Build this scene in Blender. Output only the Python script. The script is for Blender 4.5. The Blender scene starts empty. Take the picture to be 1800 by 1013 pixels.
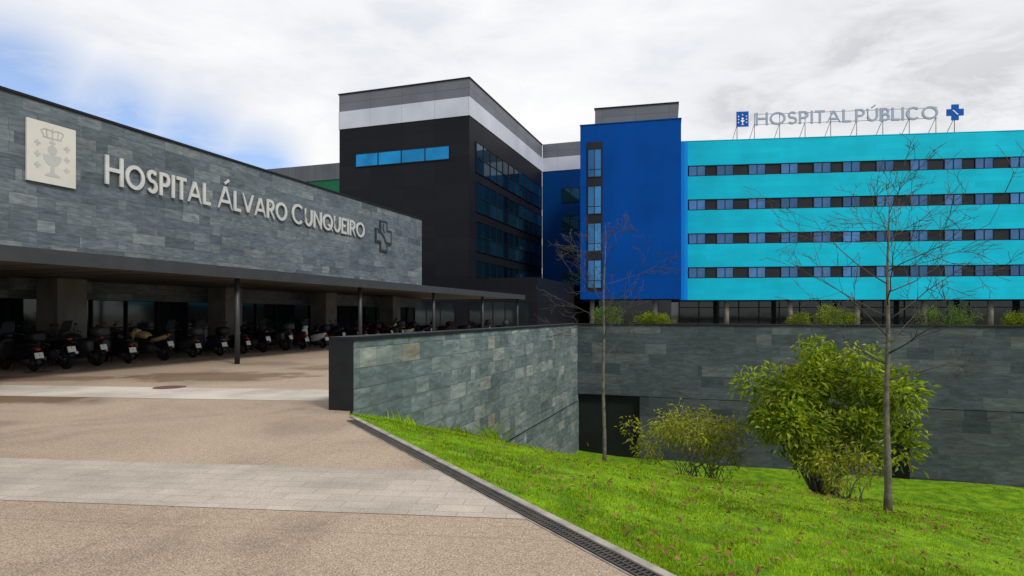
import bpy, bmesh, math, random
from mathutils import Vector, Matrix
random.seed(7)
R = math.radians
scn = bpy.context.scene; col = scn.collection
CT, ST = 0.3224, 0.9466
TH = math.atan2(ST, CT)
def F(u, w, z=0.0): return Vector((CT*u-ST*w, ST*u+CT*w, z))
def on_w(px, w):
    r = (px-900)/1104; Y = w/(CT-ST*r); return Y*(CT*r+ST)
def on_u(px, u):
    r = (px-900)/1104; Y = u/(CT*r+ST); return -(r*Y*ST-Y*CT)

# ------------------------------------------------------------------ mesh builder
class MB:
    def __init__(s): s.v=[]; s.f=[]; s.sm=[]
    def add(s, vs, fs, smooth=False):
        b=len(s.v); s.v += [tuple(p) for p in vs]
        for f in fs: s.f.append(tuple(i+b for i in f)); s.sm.append(smooth)
        return s
    def box(s, x0,x1,y0,y1,z0,z1):
        if x0>x1: x0,x1=x1,x0
        if y0>y1: y0,y1=y1,y0
        if z0>z1: z0,z1=z1,z0
        return s.add([(x0,y0,z0),(x1,y0,z0),(x1,y1,z0),(x0,y1,z0),(x0,y0,z1),(x1,y0,z1),(x1,y1,z1),(x0,y1,z1)],
              [(0,3,2,1),(4,5,6,7),(0,1,5,4),(1,2,6,5),(2,3,7,6),(3,0,4,7)])
    def prism(s, poly, z0, z1):
        a=sum(poly[i][0]*poly[(i+1)%len(poly)][1]-poly[(i+1)%len(poly)][0]*poly[i][1] for i in range(len(poly)))
        if a<0: poly=poly[::-1]
        n=len(poly)
        vs=[(p[0],p[1],z0) for p in poly]+[(p[0],p[1],z1) for p in poly]
        fs=[tuple(range(n-1,-1,-1)),tuple(range(n,2*n))]+[(i,(i+1)%n,n+(i+1)%n,n+i) for i in range(n)]
        return s.add(vs,fs)
    def front(s, poly, t0, t1):            # polygon in (x,z), facing -y, from y=-t0 to y=-t1
        a=sum(poly[i][0]*poly[(i+1)%len(poly)][1]-poly[(i+1)%len(poly)][0]*poly[i][1] for i in range(len(poly)))
        if a<0: poly=poly[::-1]
        n=len(poly)
        vs=[(p[0],-t1,p[1]) for p in poly]+[(p[0],-t0,p[1]) for p in poly]
        fs=[tuple(range(n)),tuple(range(2*n-1,n-1,-1))]+[(i,n+i,n+(i+1)%n,(i+1)%n) for i in range(n)]
        return s.add(vs,fs)
    def stroke(s, pts, wt, t0, t1, closed=False, cl=None):
        n=len(pts); L=[];Rr=[]
        def nrm(a,b):
            dx,dz=b[0]-a[0],b[1]-a[1]; l=math.hypot(dx,dz) or 1; return (-dz/l,dx/l)
        for i in range(n):
            if closed: a=nrm(pts[i-1],pts[i]); b=nrm(pts[i],pts[(i+1)%n])
            else:
                a=nrm(pts[i-1],pts[i]) if i>0 else None
                b=nrm(pts[i],pts[i+1]) if i<n-1 else None
                a=a or b; b=b or a
            mx,mz=a[0]+b[0],a[1]+b[1]; l=math.hypot(mx,mz) or 1; mx/=l; mz/=l
            k=wt/2/max(.28,mx*a[0]+mz*a[1])
            p=[pts[i][0]+mx*k,pts[i][1]+mz*k]; q=[pts[i][0]-mx*k,pts[i][1]-mz*k]
            if cl:
                for e in (p,q):
                    e[0]=min(max(e[0],cl[0]),cl[1]); e[1]=min(max(e[1],cl[2]),cl[3])
            L.append(p); Rr.append(q)
        vs=[]
        for i in range(n):
            vs+=[(L[i][0],-t1,L[i][1]),(Rr[i][0],-t1,Rr[i][1]),(L[i][0],-t0,L[i][1]),(Rr[i][0],-t0,Rr[i][1])]
        fs=[]
        for i in range(n if closed else n-1):
            a=4*i; b=4*((i+1)%n)
            fs+=[(a+1,b+1,b,a),(a,b,b+2,a+2),(a+3,b+3,b+1,a+1)]
        if not closed:
            fs+=[(0,2,3,1)]; e=4*(n-1); fs+=[(e+1,e+3,e+2,e)]
        return s.add(vs,fs)
    def tube(s, pts, rad, n=6, smooth=True):
        pts=[Vector(p) for p in pts]; m=len(pts)
        if not hasattr(rad,'__len__'): rad=[rad]*m
        vs=[]; prev=None
        for i in range(m):
            t=(pts[min(i+1,m-1)]-pts[max(i-1,0)])
            if t.length<1e-9: t=Vector((0,0,1))
            t.normalize()
            if prev is None:
                a=Vector((0,0,1)) if abs(t.z)<.9 else Vector((1,0,0))
                x=t.cross(a).normalized()
            else:
                x=(prev-t*prev.dot(t))
                x = x.normalized() if x.length>1e-6 else t.orthogonal().normalized()
            prev=x; y=t.cross(x)
            for k in range(n):
                an=2*math.pi*k/n
                vs.append(pts[i]+(x*math.cos(an)+y*math.sin(an))*rad[i])
        fs=[]
        for i in range(m-1):
            for k in range(n):
                fs.append((i*n+k,i*n+(k+1)%n,(i+1)*n+(k+1)%n,(i+1)*n+k))
        s.add(vs,fs,smooth)
        b=len(s.v)-len(vs)
        s.f.append(tuple(b+k for k in range(n-1,-1,-1))); s.sm.append(False)
        s.f.append(tuple(b+(m-1)*n+k for k in range(n))); s.sm.append(False)
        return s
    def lathe(s, prof, c=(0,0,0), axis='z', n=20, smooth=True, closed=False):
        vs=[]
        for (r,h) in prof:
            for k in range(n):
                a=2*math.pi*k/n; p=(r*math.cos(a),r*math.sin(a),h)
                if axis=='y': p=(p[1],p[2],p[0])
                elif axis=='x': p=(p[2],p[0],p[1])
                vs.append((p[0]+c[0],p[1]+c[1],p[2]+c[2]))
        fs=[]; m=len(prof)
        for i in range(m if closed else m-1):
            for k in range(n):
                j=(i+1)%m
                fs.append((i*n+k,i*n+(k+1)%n,j*n+(k+1)%n,j*n+k))
        s.add(vs,fs,smooth)
        if not closed:
            b=len(s.v)-len(vs)
            s.f.append(tuple(b+k for k in range(n-1,-1,-1))); s.sm.append(False)
            s.f.append(tuple(b+(m-1)*n+k for k in range(n))); s.sm.append(False)
        return s
    def loft(s, rings, axis='x', n=14, e=2.6, y0=0):
        vs=[]
        for (t,c,a,b) in rings:
            for k in range(n):
                an=2*math.pi*k/n; ca,sa=math.cos(an),math.sin(an)
                p=math.copysign(abs(ca)**(2/e),ca)*a; q=math.copysign(abs(sa)**(2/e),sa)*b
                if axis=='x': vs.append((t,p+y0,c+q))
                elif axis=='z': vs.append((c+q,p+y0,t))
        m=len(rings); fs=[]
        for i in range(m-1):
            for k in range(n): fs.append((i*n+k,i*n+(k+1)%n,(i+1)*n+(k+1)%n,(i+1)*n+k))
        s.add(vs,fs,True); b=len(s.v)-len(vs)
        s.f.append(tuple(b+k for k in range(n-1,-1,-1))); s.sm.append(False)
        s.f.append(tuple(b+(m-1)*n+k for k in range(n))); s.sm.append(False)
        return s
    def arcband(s, cx, cz, r, hw, a0, a1, th=.015, n=9):
        vs=[]
        for i in range(n):
            a=R(a0+(a1-a0)*i/(n-1)); ca,sa=math.cos(a),math.sin(a)
            for (rr,y) in ((r,-hw),(r+th,-hw*.8),(r+th,hw*.8),(r,hw)):
                vs.append((cx+ca*rr,y,cz+sa*rr))
        fs=[]
        for i in range(n-1):
            for k in range(4): fs.append((4*i+k,4*i+(k+1)%4,4*i+4+(k+1)%4,4*i+4+k))
        fs+=[(0,1,2,3),(4*n-1,4*n-2,4*n-3,4*n-4)]
        return s.add(vs,fs,True)
    def build(s, name, mat, parent=None, off=(0,0,0), bevel=0, recalc=False):
        me=bpy.data.meshes.new(name)
        me.from_pydata([(x-off[0],y-off[1],z-off[2]) for x,y,z in s.v],[],s.f)
        me.polygons.foreach_set('use_smooth',s.sm)
        if recalc:
            bm=bmesh.new(); bm.from_mesh(me); bmesh.ops.recalc_face_normals(bm,faces=bm.faces); bm.to_mesh(me); bm.free()
        me.update()
        o=bpy.data.objects.new(name,me); col.objects.link(o)
        if mat: me.materials.append(mat)
        if parent: o.parent=parent
        if bevel:
            b=o.modifiers.new('bevel','BEVEL'); b.width=bevel; b.segments=2; b.limit_method='ANGLE'
        return o
def tag(o, label=None, cat=None, group=None, kind=None):
    if label: o['label']=label
    if cat: o['category']=cat
    if group: o['group']=group
    if kind: o['kind']=kind
    return o
def thing(name, label, cat, loc=(0,0,0), rz=0, group=None):
    o=bpy.data.objects.new(name,None); col.objects.link(o); o.empty_display_size=.3
    o.location=loc; o.rotation_euler=(0,0,rz); return tag(o,label,cat,group)
def thingF(name,label,cat,u,w,z,group=None):
    o=thing(name,label,cat,F(u,w,z),TH,group); return o,(u,w,z)
def copy_tree(o, parent=None):
    c=o.copy(); col.objects.link(c); c.parent=parent
    for ch in list(o.children): copy_tree(ch,c)
    return c

# ------------------------------------------------------------------ materials
def newmat(name):
    m=bpy.data.materials.new(name); m.use_nodes=True
    return m,m.node_tree,m.node_tree.nodes['Principled BSDF']
def node(nt,t,**kw):
    n=nt.nodes.new(t)
    for k,v in kw.items(): setattr(n,k,v)
    return n
def lk(nt,a,b): nt.links.new(a,b)
def math_(nt,op,a,b=None,c=None):
    n=node(nt,'ShaderNodeMath',operation=op)
    for i,x in enumerate((a,b,c)):
        if x is None: continue
        if isinstance(x,(int,float)): n.inputs[i].default_value=x
        else: lk(nt,x,n.inputs[i])
    return n.outputs[0]
def mixc(nt,fac,a,b,bt='MIX'):
    n=node(nt,'ShaderNodeMix',data_type='RGBA',blend_type=bt)
    for sock,x in ((n.inputs[0],fac),(n.inputs[6],a),(n.inputs[7],b)):
        if isinstance(x,(int,float)): sock.default_value=x
        elif isinstance(x,tuple): sock.default_value=(x[0],x[1],x[2],1)
        else: lk(nt,x,sock)
    return n.outputs[2]
def ramp(nt,x,stops):
    n=node(nt,'ShaderNodeValToRGB'); lk(nt,x,n.inputs[0]); cr=n.color_ramp
    while len(cr.elements)<len(stops): cr.elements.new(.5)
    for e,(p,c) in zip(cr.elements,stops):
        e.position=p; e.color=(c,c,c,1) if isinstance(c,(int,float)) else (c[0],c[1],c[2],1)
    return n.outputs[0]
def noise(nt,vec,scale,detail=5,rough=.55,dist=0):
    n=node(nt,'ShaderNodeTexNoise'); n.inputs['Scale'].default_value=scale; n.inputs['Detail'].default_value=detail
    n.inputs['Roughness'].default_value=rough; n.inputs['Distortion'].default_value=dist
    if vec is not None: lk(nt,vec,n.inputs['Vector'])
    return n.outputs['Fac']
def objco(nt): return node(nt,'ShaderNodeTexCoord').outputs['Object']
def bump(nt,b,h,strength=.3,dist=.01):
    n=node(nt,'ShaderNodeBump'); n.inputs['Strength'].default_value=strength; n.inputs['Distance'].default_value=dist
    lk(nt,h,n.inputs['Height']); lk(nt,n.outputs[0],b.inputs['Normal'])
def pmat(name,c1,c2=None,scale=6,rough=.6,metal=0,bmp=0,bscale=80,island=0,spec=.35):
    m,nt,b=newmat(name); oc=objco(nt)
    c2=c2 or tuple(x*.75 for x in c1)
    f=ramp(nt,noise(nt,oc,scale,3),[(.35,0.0),(.65,1.0)])
    c=mixc(nt,f,c1,c2)
    lk(nt,c,b.inputs['Base Color']); b.inputs['Roughness'].default_value=rough; b.inputs['Metallic'].default_value=metal
    b.inputs['Specular IOR Level'].default_value=spec
    if bmp: bump(nt,b,noise(nt,oc,bscale,2),bmp,.01)
    return m
def brick(nt,vec,bw,rh,mortar,off=.5,freq=2,sq=1.0,sqf=2):
    n=node(nt,'ShaderNodeTexBrick',offset=off,offset_frequency=freq,squash=sq,squash_frequency=sqf)
    n.inputs['Color1'].default_value=(0,0,0,1); n.inputs['Color2'].default_value=(1,1,1,1); n.inputs['Mortar'].default_value=(.5,.5,.5,1)
    n.inputs['Scale'].default_value=1; n.inputs['Mortar Size'].default_value=mortar; n.inputs['Mortar Smooth'].default_value=.1
    n.inputs['Bias'].default_value=0; n.inputs['Brick Width'].default_value=bw; n.inputs['Row Height'].default_value=rh
    lk(nt,vec,n.inputs['Vector']); return n.outputs['Color'],n.outputs['Fac']
def wallvec(nt,oc):
    s=node(nt,'ShaderNodeSeparateXYZ'); lk(nt,oc,s.inputs[0])
    x=math_(nt,'ADD',s.outputs[0],s.outputs[1])
    c=node(nt,'ShaderNodeCombineXYZ'); lk(nt,x,c.inputs[0]); lk(nt,s.outputs[2],c.inputs[1])
    return c.outputs[0],x,s.outputs[2]
def panelmat(name,colr,pw,ph,seam=.012,rough=.5,metal=0,vary=.08,seamk=.45,off=0.0,spec=.12):
    m,nt,b=newmat(name); oc=objco(nt); v,x,z=wallvec(nt,oc)
    r,f=brick(nt,v,pw,ph,seam,off,2)
    k=ramp(nt,r,[(0,1-vary),(1,1+vary)])
    c=mixc(nt,1.0,colr,k,'MULTIPLY')
    big=ramp(nt,noise(nt,oc,.25,3),[(.3,.86),(.7,1.08)]); c=mixc(nt,1.0,c,big,'MULTIPLY')
    c=mixc(nt,f,c,tuple(q*seamk for q in colr))
    lk(nt,c,b.inputs['Base Color']); b.inputs['Roughness'].default_value=rough; b.inputs['Metallic'].default_value=metal
    b.inputs['Specular IOR Level'].default_value=spec
    return m
def stonemat(name,stops,bw,rh,gain=1.0,rough=.5,rustk=.5,contrast=1.0,spec=.35,bk=.35):
    m,nt,b=newmat(name); oc=objco(nt); v,x,z=wallvec(nt,oc)
    r,f=brick(nt,v,bw,rh,.004,.41,2,.62,3)
    r2,f2=brick(nt,v,bw*1.7,rh,.0,.27,3,.7,2)
    rr=math_(nt,'FRACT',math_(nt,'ADD',math_(nt,'MULTIPLY',r,.8),math_(nt,'MULTIPLY',r2,.45)))
    c=ramp(nt,rr,stops)
    cv=node(nt,'ShaderNodeCombineXYZ')
    lk(nt,math_(nt,'ADD',x,math_(nt,'MULTIPLY',r,37.3)),cv.inputs[0]); lk(nt,math_(nt,'ADD',math_(nt,'MULTIPLY',z,4.0),math_(nt,'MULTIPLY',r,91.0)),cv.inputs[1])
    n1=noise(nt,cv.outputs[0],2.0,6,.66,.6)
    c=mixc(nt,1.0,c,ramp(nt,n1,[(.25,gain*(1-.55*contrast)),(.5,1.0*gain),(.78,gain*(1+.8*contrast))]),'MULTIPLY')
    rust=ramp(nt,noise(nt,cv.outputs[0],.9,3,.6,1.0),[(.64,0.0),(.8,rustk)])
    c=mixc(nt,rust,c,(.17*gain,.12*gain,.07*gain))
    big=ramp(nt,noise(nt,oc,.35,3),[(.3,.8),(.7,1.15)]); c=mixc(nt,1.0,c,big,'MULTIPLY')
    c=mixc(nt,f,c,(.03,.034,.037))
    lk(nt,c,b.inputs['Base Color']); b.inputs['Roughness'].default_value=rough; b.inputs['Specular IOR Level'].default_value=spec
    h=math_(nt,'SUBTRACT',math_(nt,'ADD',math_(nt,'MULTIPLY',n1,.5),math_(nt,'MULTIPLY',r,.4)),f)
    bump(nt,b,h,bk,.02)
    return m
def glassmat(name,c,metal=.6,rough=.06,island=.4):
    m,nt,b=newmat(name); oc=objco(nt)
    g=node(nt,'ShaderNodeNewGeometry').outputs['Random Per Island']
    cc=mixc(nt,1.0,c,ramp(nt,g,[(0,1-island),(1,1+island)]),'MULTIPLY')
    oi=node(nt,'ShaderNodeObjectInfo').outputs['Random']
    cc=mixc(nt,1.0,cc,ramp(nt,oi,[(0,1-island*.6),(1,1+island*.6)]),'MULTIPLY')
    cc=mixc(nt,ramp(nt,noise(nt,oc,.5,3),[(.4,0.0),(.7,.5)]),cc,tuple(q*.4 for q in c))
    lk(nt,cc,b.inputs['Base Color']); b.inputs['Roughness'].default_value=rough; b.inputs['Metallic'].default_value=metal
    bump(nt,b,noise(nt,oc,.8,1),.05,.05)
    return m
def leafmat(name,c1,c2,trans=.35,spec=.3,vs=1.6,lo=.65,hi=1.25):
    m,nt,b=newmat(name)
    g=node(nt,'ShaderNodeNewGeometry').outputs['Random Per Island']
    c=mixc(nt,g,c1,c2); oc=objco(nt)
    c=mixc(nt,1.0,c,ramp(nt,noise(nt,oc,vs,2),[(.35,lo),(.65,hi)]),'MULTIPLY')
    lk(nt,c,b.inputs['Base Color']); b.inputs['Roughness'].default_value=.5; b.inputs['Specular IOR Level'].default_value=spec
    t=node(nt,'ShaderNodeBsdfTranslucent'); lk(nt,c,t.inputs[0])
    mx=node(nt,'ShaderNodeMixShader'); mx.inputs[0].default_value=trans
    lk(nt,b.outputs[0],mx.inputs[1]); lk(nt,t.outputs[0],mx.inputs[2])
    lk(nt,mx.outputs[0],nt.nodes['Material Output'].inputs[0])
    return m

M={}
M['stone']=stonemat('slate_cladding',[(0,(.060,.077,.093)),(.3,(.090,.112,.131)),(.55,(.115,.138,.156)),(.75,(.078,.098,.119)),(.9,(.16,.182,.198)),(1,(.115,.128,.135))],1.5,.40,1.0,.5,.25,.9)
M['stone_ramp']=stonemat('slate_parapet',[(0,(.074,.098,.107)),(.3,(.102,.132,.141)),(.55,(.134,.163,.168)),(.75,(.09,.118,.13)),(.9,(.195,.218,.216)),(1,(.175,.162,.13))],.92,.345,1.05,.5,.6,.95)
M['stone_back']=stonemat('slate_dark_shaded',[(0,(.034,.045,.055)),(.35,(.054,.068,.078)),(.6,(.045,.058,.068)),(.85,(.072,.085,.093)),(1,(.09,.10,.104))],1.35,.42,1.0,.5,.2,.8,.2)  # dark slate, with the back wall's shade also put into its colour
M['stone_base']=stonemat('slate_base',[(0,(.030,.039,.046)),(.5,(.047,.058,.066)),(1,(.066,.077,.082))],1.35,.42,.95,.6,.15,.8,.15)
M['coping']=pmat('coping_metal',(.014,.016,.019),(.010,.011,.013),3,.5,.0,spec=.15)
M['black_panel']=panelmat('black_cladding',(.008,.009,.013),3.7,1.33,.015,.5,0,.18,.4)
M['grey_panel']=panelmat('grey_cladding',(.125,.135,.165),3.7,4,.02,.5,.0,.08,.5)
M['white_panel']=panelmat('pale_cladding',(.45,.48,.575),3.7,4,.02,.5,.0,.05,.6)
M['dark_grey']=panelmat('dark_grey_cladding',(.085,.097,.115),1.2,5,.02,.5,.0,.08,.6)
M['green_panel']=panelmat('green_cladding',(.008,.10,.05),2,2,.012,.5)
M['blue']=panelmat('blue_cladding',(.0002,.050,.265),1.8,4.0,.008,.5,0,.04,.72,spec=.05)
M['blue_recess']=panelmat('deep_blue_cladding',(.0008,.036,.17),2.2,4.0,.01,.5,0,.05,.7,spec=.05)
M['midblue']=pmat('mid_blue_panel',(.0,.16,.58),(.0,.19,.62),.2,.5,spec=.1)
M['cyan']=panelmat('cyan_cladding',(.004,.40,.565),4.2,.66,.009,.5,0,.05,.80,.5,spec=.08)
M['core']=pmat('black_spandrel',(.010,.012,.018),(.016,.018,.024),.4,.5,spec=.15)
M['frame']=pmat('dark_frame',(.010,.012,.016),None,2,.5,spec=.15)
M['pane']=glassmat('blue_pane',(.05,.135,.29),.75,.06,.7)
M['pane_strip']=glassmat('light_blue_pane',(.03,.14,.31),.75,.06,.8)
M['pane_bright']=glassmat('bright_blue_pane',(.010,.20,.46),.8,.06,.35)
M['pane_dark']=glassmat('teal_pane',(.010,.06,.105),.75,.05,.75)
M['shop_glass']=glassmat('dark_glass',(.012,.018,.02),.2,.06,.5)  # near black base colour for the ground level glazing
M['court_glass']=pmat('court_glass',(.008,.010,.011),(.014,.016,.017),.6,.35,spec=.15)
M['concrete']=pmat('concrete',(.16,.157,.15),(.105,.102,.096),1.2,.75,0,.2)
M['soffit']=pmat('canopy_soffit',(.125,.112,.096),(.09,.08,.07),.6,.5)  # tone lowered to put the canopy's shade into the soffit colour
M['steel']=pmat('painted_steel',(.032,.035,.039),None,2,.5,.0)
M['letter']=pmat('letter_metal',(.58,.575,.56),(.48,.475,.465),2.2,.35,.25)
M['crest_plate']=pmat('crest_plate',(.58,.555,.515),(.53,.505,.465),1.0,.45,.05)
M['crest_mark']=pmat('crest_mark',(.43,.43,.43),(.39,.39,.395),2,.45,.05)
M['crest_line']=pmat('crest_line',(.45,.43,.39),None,2,.45,.05)
M['sign_grey']=pmat('sign_grey',(.28,.335,.44),(.24,.295,.39),.8,.4,.1)
M['sign_frame']=pmat('sign_frame',(.22,.24,.27),None,.8,.5,.1)
M['sign_blue']=pmat('sign_blue',(.002,.085,.40),(.002,.07,.35),.8,.5,spec=.1)
M['emblem_dark']=pmat('emblem_dark',(.022,.03,.038),(.03,.034,.04),.8,.45,.0,spec=.2)
M['emblem_grey']=pmat('emblem_grey',(.14,.16,.175),(.10,.115,.13),1.5,.45,.1)
M['white']=pmat('white_enamel',(.75,.76,.78),(.7,.7,.72),2,.4)
M['tyre']=pmat('tyre_rubber',(.012,.012,.013),None,10,.8,spec=.2)
M['rim']=pmat('rim_metal',(.10,.10,.11),(.06,.06,.07),8,.45,.7)
M['paint_black']=pmat('paint_black',(.008,.008,.010),None,6,.38,spec=.2)
M['paint_grey']=pmat('paint_grey',(.04,.043,.05),None,6,.4,.1,spec=.2)
M['paint_white']=pmat('paint_white',(.66,.67,.68),(.60,.61,.62),6,.3)
M['paint_tan']=pmat('paint_tan',(.46,.35,.18),(.37,.27,.13),6,.35)
M['paint_blue']=pmat('paint_blue',(.010,.02,.055),None,6,.38,spec=.2)
M['paint_red']=pmat('paint_red',(.08,.008,.008),None,6,.38,spec=.2)
M['seat']=pmat('seat_vinyl',(.012,.012,.013),None,20,.6,0,.1,spec=.2)
M['engine']=pmat('engine_metal',(.05,.05,.05),(.02,.02,.02),20,.5,.5)
M['chrome']=pmat('chrome',(.28,.28,.29),None,10,.28,.9)
M['lamp']=pmat('lamp_glass',(.4,.42,.45),None,10,.15,.2)
M['tail']=pmat('tail_lens',(.3,.012,.012),None,10,.2)
M['plate']=pmat('plate_white',(.60,.60,.57),(.5,.5,.48),30,.5)
M['screen']=pmat('screen_plastic',(.035,.04,.045),None,4,.2)
M['bark']=pmat('bark',(.14,.125,.10),(.065,.06,.05),9,.85,0,.5,40)
M['twig']=pmat('twig_bark',(.075,.066,.06),(.055,.048,.043),6,.85,spec=.1)
M['leaf']=leafmat('laurel_leaf',(.065,.15,.006),(.36,.42,.015),.42,.25,1.8,.5,1.3)
M['leaf_yellow']=leafmat('yellow_leaf',(.16,.20,.01),(.38,.37,.03),.42)
M['leaf_box']=leafmat('hedge_leaf',(.05,.12,.015),(.14,.23,.03),.3)
M['leaf_dry']=leafmat('dry_leaf',(.10,.06,.018),(.23,.15,.05),.05,.1)
M['grass']=leafmat('grass_blade',(.115,.27,.003),(.36,.48,.012),.44,.1,.7,.52,1.18)
M['iron']=pmat('cast_iron',(.14,.06,.05),(.085,.05,.045),14,.6,.1,.4,60)
M['grate']=pmat('grate_iron',(.05,.048,.046),(.08,.07,.06),8,.55,.3)
M['black']=pmat('drain_black',(.006,.006,.006),None,8,.8,spec=.1)
M['kerb']=pmat('kerb_concrete',(.32,.295,.26),(.19,.175,.155),5,.8,0,.3,90)

def lawnmat():
    m,nt,b=newmat('lawn_soil'); oc=objco(nt)
    c=mixc(nt,ramp(nt,noise(nt,oc,2.5,4),[(.35,0.0),(.65,1.0)]),(.06,.155,.004),(.17,.30,.008))
    c=mixc(nt,ramp(nt,noise(nt,oc,7,4),[(.5,0.0),(.7,.6)]),c,(.085,.08,.022))
    lk(nt,c,b.inputs['Base Color']); b.inputs['Roughness'].default_value=.9; b.inputs['Specular IOR Level'].default_value=.1
    bump(nt,b,noise(nt,oc,25,3),.8,.04); return m
M['lawn']=lawnmat()
def spot(nt,oc,cx,cy,rx,ry,wob):
    mp=node(nt,'ShaderNodeMapping'); lk(nt,oc,mp.inputs[0]); mp.inputs['Scale'].default_value=(1/rx,1/ry,0); mp.inputs['Location'].default_value=(-cx/rx,-cy/ry,0)
    l=node(nt,'ShaderNodeVectorMath',operation='LENGTH'); lk(nt,mp.outputs[0],l.inputs[0])
    return ramp(nt,math_(nt,'ADD',l.outputs['Value'],wob),[(.7,1.0),(.98,0.0)])
def pavemat():
    m,nt,b=newmat('aggregate_concrete'); oc=objco(nt)
    sp=noise(nt,oc,75,2,.7); sp2=noise(nt,oc,17,2,.6); sl=noise(nt,oc,.45,5,.62,.6)
    c=ramp(nt,sp,[(.30,(.105,.074,.053)),(.45,(.275,.21,.156)),(.56,(.36,.282,.213)),(.72,(.56,.465,.375))])
    c=mixc(nt,1.0,c,ramp(nt,sp2,[(.3,.82),(.7,1.1)]),'MULTIPLY')
    c=mixc(nt,1.0,c,ramp(nt,sl,[(.33,.66),(.48,.94),(.62,1.05)]),'MULTIPLY')
    wob=math_(nt,'MULTIPLY',math_(nt,'SUBTRACT',noise(nt,oc,1.1,4,.6),.5),1.7)
    for (cx,cy,rx,ry,k) in ((-9.9,12.0,2.4,.85,.85),(-7.6,16.2,2.6,1.4,.75),(-12.5,15.6,3.2,.8,.6),(-4.8,19.0,2.0,1.4,.5)):
        c=mixc(nt,math_(nt,'MULTIPLY',spot(nt,oc,cx,cy,rx,ry,wob),k),c,(.115,.068,.036))
    mj=node(nt,'ShaderNodeMapping'); lk(nt,oc,mj.inputs[0]); mj.inputs['Rotation'].default_value=(0,0,R(6.4)); mj.inputs['Location'].default_value=(3.4,2.3,0)
    r,f=brick(nt,mj.outputs[0],40,6.75,.010,.0,2)
    c=mixc(nt,math_(nt,'MULTIPLY',f,.3),c,(.12,.09,.07))
    lk(nt,c,b.inputs['Base Color']); b.inputs['Roughness'].default_value=.82; b.inputs['Specular IOR Level'].default_value=.25
    bump(nt,b,sp,.35,.006); return m
M['pave']=pavemat()
def bandmat(name,bw,rh,colr,vary=.05,jk=.4):
    m,nt,b=newmat(name); oc=objco(nt)
    mj=node(nt,'ShaderNodeMapping'); lk(nt,oc,mj.inputs[0]); mj.inputs['Rotation'].default_value=(0,0,R(6.4))
    r,f=brick(nt,mj.outputs[0],bw,rh,.004,.5,2)
    c=mixc(nt,1.0,colr,ramp(nt,r,[(0,1-vary),(1,1+vary)]),'MULTIPLY')
    c=mixc(nt,1.0,c,ramp(nt,noise(nt,oc,60,2,.7),[(.3,.78),(.7,1.16)]),'MULTIPLY')
    c=mixc(nt,1.0,c,ramp(nt,noise(nt,oc,.7,5,.6),[(.33,.70),(.6,1.05)]),'MULTIPLY')
    c=mixc(nt,math_(nt,'MULTIPLY',f,jk),c,(.17,.14,.11))
    lk(nt,c,b.inputs['Base Color']); b.inputs['Roughness'].default_value=.8; b.inputs['Specular IOR Level'].default_value=.25
    bump(nt,b,f,.25,-.006); return m
M['band']=bandmat('light_pavers',.40,.185,(.375,.332,.285),.06,.65)
M['band2']=bandmat('light_concrete',2.4,1.9,(.44,.40,.35))

# ------------------------------------------------------------------ setting: ground
MX,MY=.866,.499
def KP(d,p): return Vector((MX*(d+2.78)+MY*p, MY*(d+2.78)-MX*p, 0))
def lawn_z(x,y):
    d=MX*x+MY*y-2.78; p=MY*x-MX*y
    t=min(max((-5-p)/10,0),1); s=.2+.14*t*t*(3-2*t)
    z=-s*max(d,0)
    if z<-3.9: z=-4.25+.35*math.exp((z+3.9)/.35)
    return z-.015+.025*math.sin(x*1.7+y*.6)*min(1,max(d,0))+.02*math.sin(y*2.3-x)*min(1,max(d,0))
g=MB(); g.add([(-3000,-3000,-4.7),(3000,-3000,-4.7),(3000,3000,-4.7),(-3000,3000,-4.7)],[(0,1,2,3)])
tag(g.build('ground',M['lawn']),'green ground reaching to the horizon around the site','ground',kind='structure')
k40=KP(-.05,42)
pv=[k40,KP(-.05,-9.9),F(9.04,5.92),F(9.04,6.1),F(26,6.1),F(26,-80),Vector((260,-1.2,0)),Vector((260,320,0)),Vector((-260,320,0)),Vector((-260,-90,0)),Vector((k40.x,-90,0))]
g=MB(); g.add([(p.x,p.y,0) for p in pv],[tuple(range(len(pv)))])
tag(g.build('pavement',M['pave'],recalc=False),'tan exposed aggregate concrete forecourt with brown stains','pavement',kind='structure')
g=MB(); nd,npp=120,130
vs=[];fs=[]
for i in range(nd+1):
    d=-.03+60*(i/nd)**1.5
    for j in range(npp+1):
        q=KP(d,-32+80*j/npp); vs.append((q.x,q.y,lawn_z(q.x,q.y)))
for i in range(nd):
    for j in range(npp):
        a=i*(npp+1)+j; fs.append((a,a+1,a+npp+2,a+npp+1))
g.add(vs,fs,True)
tag(g.build('lawn_ground',M['lawn']),'sloping lawn falling from the drain kerb to the sunken court','lawn',kind='structure')
# paver bands
def lin_hit(P,e,d):
    t=(d+2.78-(MX*P[0]+MY*P[1]))/(MX*e[0]+MY*e[1]); return (P[0]+e[0]*t,P[1]+e[1]*t)
e=(.9938,-.1115)
KS=-.03
def band(name,P1,P2,mat,label,rt=None):
    a=lin_hit(P1,e,-.208+KS) if rt is None else (P1[0]+e[0]*rt,P1[1]+e[1]*rt)
    b=lin_hit(P2,e,-.208+KS) if rt is None else (P2[0]+e[0]*rt,P2[1]+e[1]*rt)
    g=MB(); q=[(P2[0]-e[0]*18,P2[1]-e[1]*18),b,a,(P1[0]-e[0]*18,P1[1]-e[1]*18)]
    g.add([(x,y,.004) for x,y in q],[(0,1,2,3)])
    tag(g.build(name,mat),label,'paving strip',kind='structure')
band('paver_path',(-2.71,6.66),(-2.1,5.15),M['band'],'nearer strip of small light pavers across the forecourt')
band('concrete_path',(-7.5,13.75),(-6.6,11.95),M['band2'],'farther strip of pale concrete ending at the black wall end',rt=4.0)

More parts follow.
